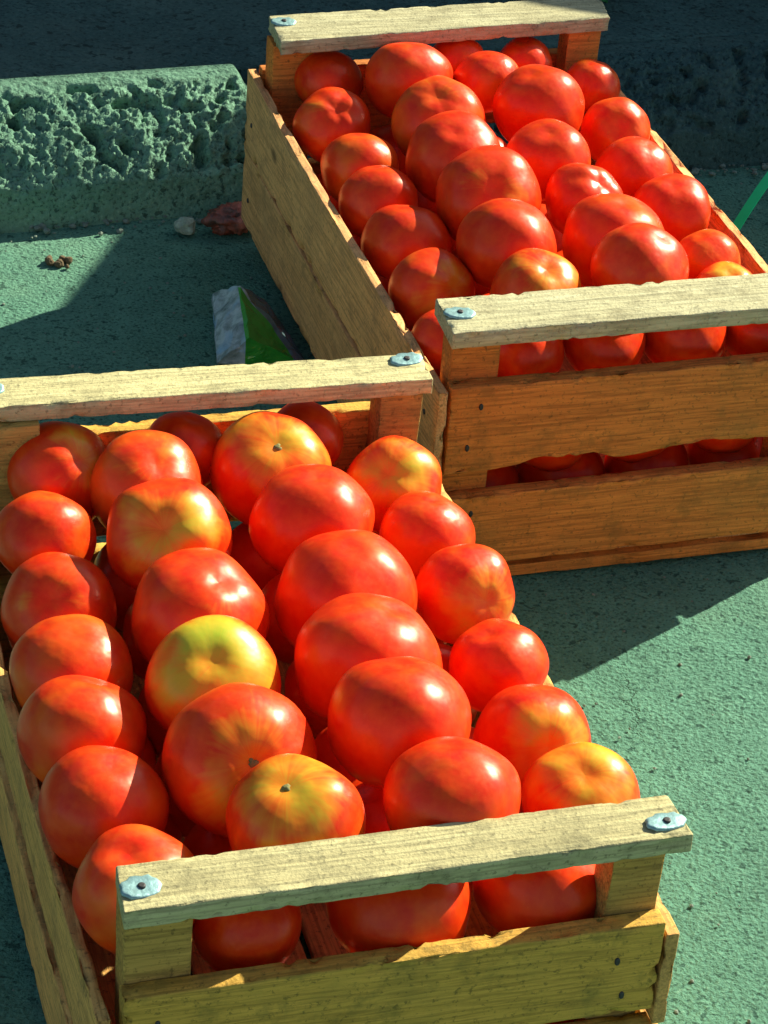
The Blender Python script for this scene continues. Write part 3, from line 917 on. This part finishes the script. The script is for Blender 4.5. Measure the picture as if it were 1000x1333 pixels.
def crushed():
    w = NT('rotten_tomato_skin')
    oc = w.objcoord()
    n1 = w.noise(oc, 40, 5, 0.65, 0.5)
    n2 = w.noise(oc, 160, 4, 0.7)
    sepp = w.n('ShaderNodeSeparateXYZ'); w.l(oc, sepp.inputs[0])
    c = w.mix(w.ramp(n1, [(0.35, 0), (0.6, 1)]), (0.06, 0.04, 0.025), (0.40, 0.08, 0.035))
    f = w.math('ADD', w.math('MULTIPLY', w.math('ADD', sepp.outputs[0], 0.008), 30), w.math('MULTIPLY', w.math('SUBTRACT', n1, 0.5), 2.0), clamp=True)
    c = w.mix(f, c, (0.80, 0.26, 0.15))  # brighter salmon towards one end: sunlight put into the colour
    c = w.mix(w.math('MULTIPLY', w.ramp(n2, [(0.56, 0), (0.68, 1)]), 0.6), c, (0.03, 0.03, 0.02))
    w.l(c, w.b.inputs['Base Color'])
    w.set(Roughness=0.42)
    w.l(w.bump(n2, 0.6, 0.003), w.b.inputs['Normal'])
    verts, faces = [], []
    NP, NL = 40, 24
    for j in range(NL + 1):
        th = math.pi * j / NL
        for i in range(NP):
            f_ = 2 * math.pi * i / NP
            d = Vector((math.sin(th) * math.cos(f_), math.sin(th) * math.sin(f_), math.cos(th)))
            r = 1 + 0.35 * noise.noise(d * 1.7 + Vector((3, 1, 2))) - 0.5 * abs(noise.noise(d * 3.4 + Vector((1, 7, 2)))) - 0.25 * abs(noise.noise(d * 8))
            verts.append((d.x * r * 0.036, d.y * r * 0.023, max(-0.004, d.z * r * 0.017 + 0.013 + 0.010 * max(0, d.x))))
    for j in range(NL):
        for i in range(NP):
            a, b = j * NP + i, j * NP + (i + 1) % NP
            faces.append((a, a + NP, b + NP, b))
    o = link('crushed_tomato', mesh_from(verts, faces), w.m)
    o.location = (-0.180, 2.618, 0.0)
    o.rotation_euler = (0, 0, 0.25)
    tag(o, 'crushed rotting tomato, brown, sunlit salmon tone coloured into one end, at the kerb foot', 'tomato')
    # pale chunk beside it
    b = bpy.data.meshes.new('chunk')
    bm = bmesh.new()
    bmesh.ops.create_icosphere(bm, subdivisions=3, radius=0.012)
    for v in bm.verts:
        v.co *= 1 + 0.35 * noise.noise(v.co * 130)
        v.co.z = max(-0.004, v.co.z * 0.9)
    bm.to_mesh(b); bm.free()
    b.materials.append(plain('pale_rubble', (0.36, 0.44, 0.30), 0.9, 0, 0.6, 250))
    ob = link('rubble_chunk', b)
    ob.location = (-0.232, 2.606, 0.005)
    tag(ob, 'small pale lump of rubble beside the crushed tomato', 'rubble')
crushed()

def strap():
    """Green plastic strap end standing up from the shaded gutter beside the kerbside crate."""
    w = NT('green_plastic_strap')
    oc = w.objcoord()
    n1 = w.noise(oc, 60, 3, 0.5)
    w.l(w.mix(n1, (0.01, 0.62, 0.20), (0.02, 0.80, 0.30)), w.b.inputs['Base Color'])
    w.set(Roughness=0.35)
    pts = []
    for i in range(40):
        t = i / 39
        pts.append(Vector((-0.045 + 0.30 * t, 0.03 * t, 0.002 + 0.105 * math.sin(math.pi * min(1, t)) ** 1.0)))
    verts, faces = [], []
    for i, p in enumerate(pts):
        d = (pts[min(39, i + 1)] - pts[max(0, i - 1)]).normalized()
        side = Vector((0.15, 1, 0.1)); side = (side - d * side.dot(d)).normalized()
        up = d.cross(side).normalized()
        for (a, b) in ((-1, -1), (1, -1), (1, 1), (-1, 1)):
            verts.append(p + side * 0.0060 * a + up * 0.0006 * b)
    for i in range(39):
        for k in range(4):
            faces.append((i * 4 + k, i * 4 + (k + 1) % 4, i * 4 + 4 + (k + 1) % 4, i * 4 + 4 + k))
    faces.append((3, 2, 1, 0)); faces.append((39 * 4, 39 * 4 + 1, 39 * 4 + 2, 39 * 4 + 3))
    o = link('plastic_strap', mesh_from(verts, faces, smooth=False), w.m)
    o.location = STRAP_LOC
    o.rotation_euler = (0, 0, STRAP_ROT)
    tag(o, 'bright green plastic strap arching up from the shaded gutter', 'strap')
STRAP_LOC, STRAP_ROT = (0.36, 2.66, 0.0), 0.75
strap()

def leaf_mesh(seed, L, W):
    NU, NV = 12, 7
    verts, faces = [], []
    for i in range(NU + 1):
        t = i / NU
        wd = W * math.sin(math.pi * min(1, t * 0.92 + 0.06)) ** 0.8
        for j in range(NV):
            s = (j / (NV - 1)) * 2 - 1
            rip = 0.18 * W * math.sin(9 * t + seed + 4 * s) * abs(s)
            verts.append((L * t, wd * s, 0.006 + 0.5 * W * s * s * 0.6 + rip + 0.25 * L * math.sin(math.pi * t) * 0.5))
    for i in range(NU):
        for j in range(NV - 1):
            a = i * NV + j
            faces.append((a, a + 1, a + NV + 1, a + NV))
    return mesh_from(verts, faces)
M['leaf'] = plain('green_leaf', (0.05, 0.30, 0.06), 0.45, 0, 0.3, 120)
rl = random.Random(2)
herb = empty('leafy_herb', kp(0.735, 0.285, KERB_TOP - 0.012))
for i in range(7):
    lf = link('leaf', leaf_mesh(i, rl.uniform(0.05, 0.09), rl.uniform(0.014, 0.022)), M['leaf'], herb)
    lf.rotation_euler = (0, rl.uniform(-0.5, 0.0), 6.28 * i / 7 + rl.uniform(-0.3, 0.3))
tag(herb, 'bunch of green leaves lying on the dark pavement behind the kerbside crate', 'leaves')

# grit and pebbles along the gutter and on the asphalt: nobody could count them
def grit():
    rg = random.Random(21)
    verts, faces = [], []
    base = [Vector((math.cos(a) * math.cos(b), math.sin(a) * math.cos(b), math.sin(b))) for (a, b) in
            ((0, 1.57), (0, 0.4), (1.26, 0.4), (2.51, 0.4), (3.77, 0.4), (5.03, 0.4), (0.63, -0.5), (1.88, -0.5), (3.14, -0.5), (4.4, -0.5), (5.65, -0.5))]
    tri = [(0, 1, 2), (0, 2, 3), (0, 3, 4), (0, 4, 5), (0, 5, 1), (1, 6, 2), (2, 6, 7), (2, 7, 3), (3, 7, 8), (3, 8, 4), (4, 8, 9), (4, 9, 5), (5, 9, 10), (5, 10, 1), (1, 10, 6), (10, 9, 8, 7, 6)]
    def stone(p, r):
        b0 = len(verts)
        sq = rg.uniform(0.45, 0.9)
        for q in base:
            k = rg.uniform(0.7, 1.2) * r
            verts.append((p.x + q.x * k, p.y + q.y * k, p.z + q.z * k * sq))
        for f in tri:
            faces.append(tuple(b0 + i for i in f))
    for _ in range(420):
        s = rg.uniform(-0.3, 1.4)
        stone(kp(s, 0.030 - abs(rg.gauss(0, 0.018)), 0.0), rg.choice((0.0015, 0.002, 0.003, 0.0045)))
    for _ in range(900):
        x, y = rg.uniform(-0.5, 0.6), rg.uniform(1.2, 2.6)
        stone(Vector((x, y, -0.0015)), rg.choice((0.0008, 0.001, 0.0014, 0.002)))
    return mesh_from(verts, faces, smooth=False)
o = link('grit', grit(), M['pebble'])
tag(o, 'loose grit and crumbs of concrete along the gutter', 'grit', kind='stuff')

def clod():
    bm = bmesh.new()
    rg = random.Random(4)
    for k in range(16):
        r = rg.uniform(0.0018, 0.0042)
        res = bmesh.ops.create_icosphere(bm, subdivisions=2, radius=r)
        off = Vector((rg.uniform(-0.014, 0.014), rg.uniform(-0.008, 0.008), r * 0.4))
        for v in res['verts']:
            v.co = v.co * (1 + 0.4 * noise.noise(v.co * 300 + off * 50)) + off
    me = bpy.data.meshes.new('clod'); bm.to_mesh(me); bm.free()
    o = link('dirt_clod', me, M['dirt'])
    o.location = (-0.352, 2.512, 0.0)
    tag(o, 'small brown clod of dirt on the sunlit patch of asphalt', 'dirt')
clod()
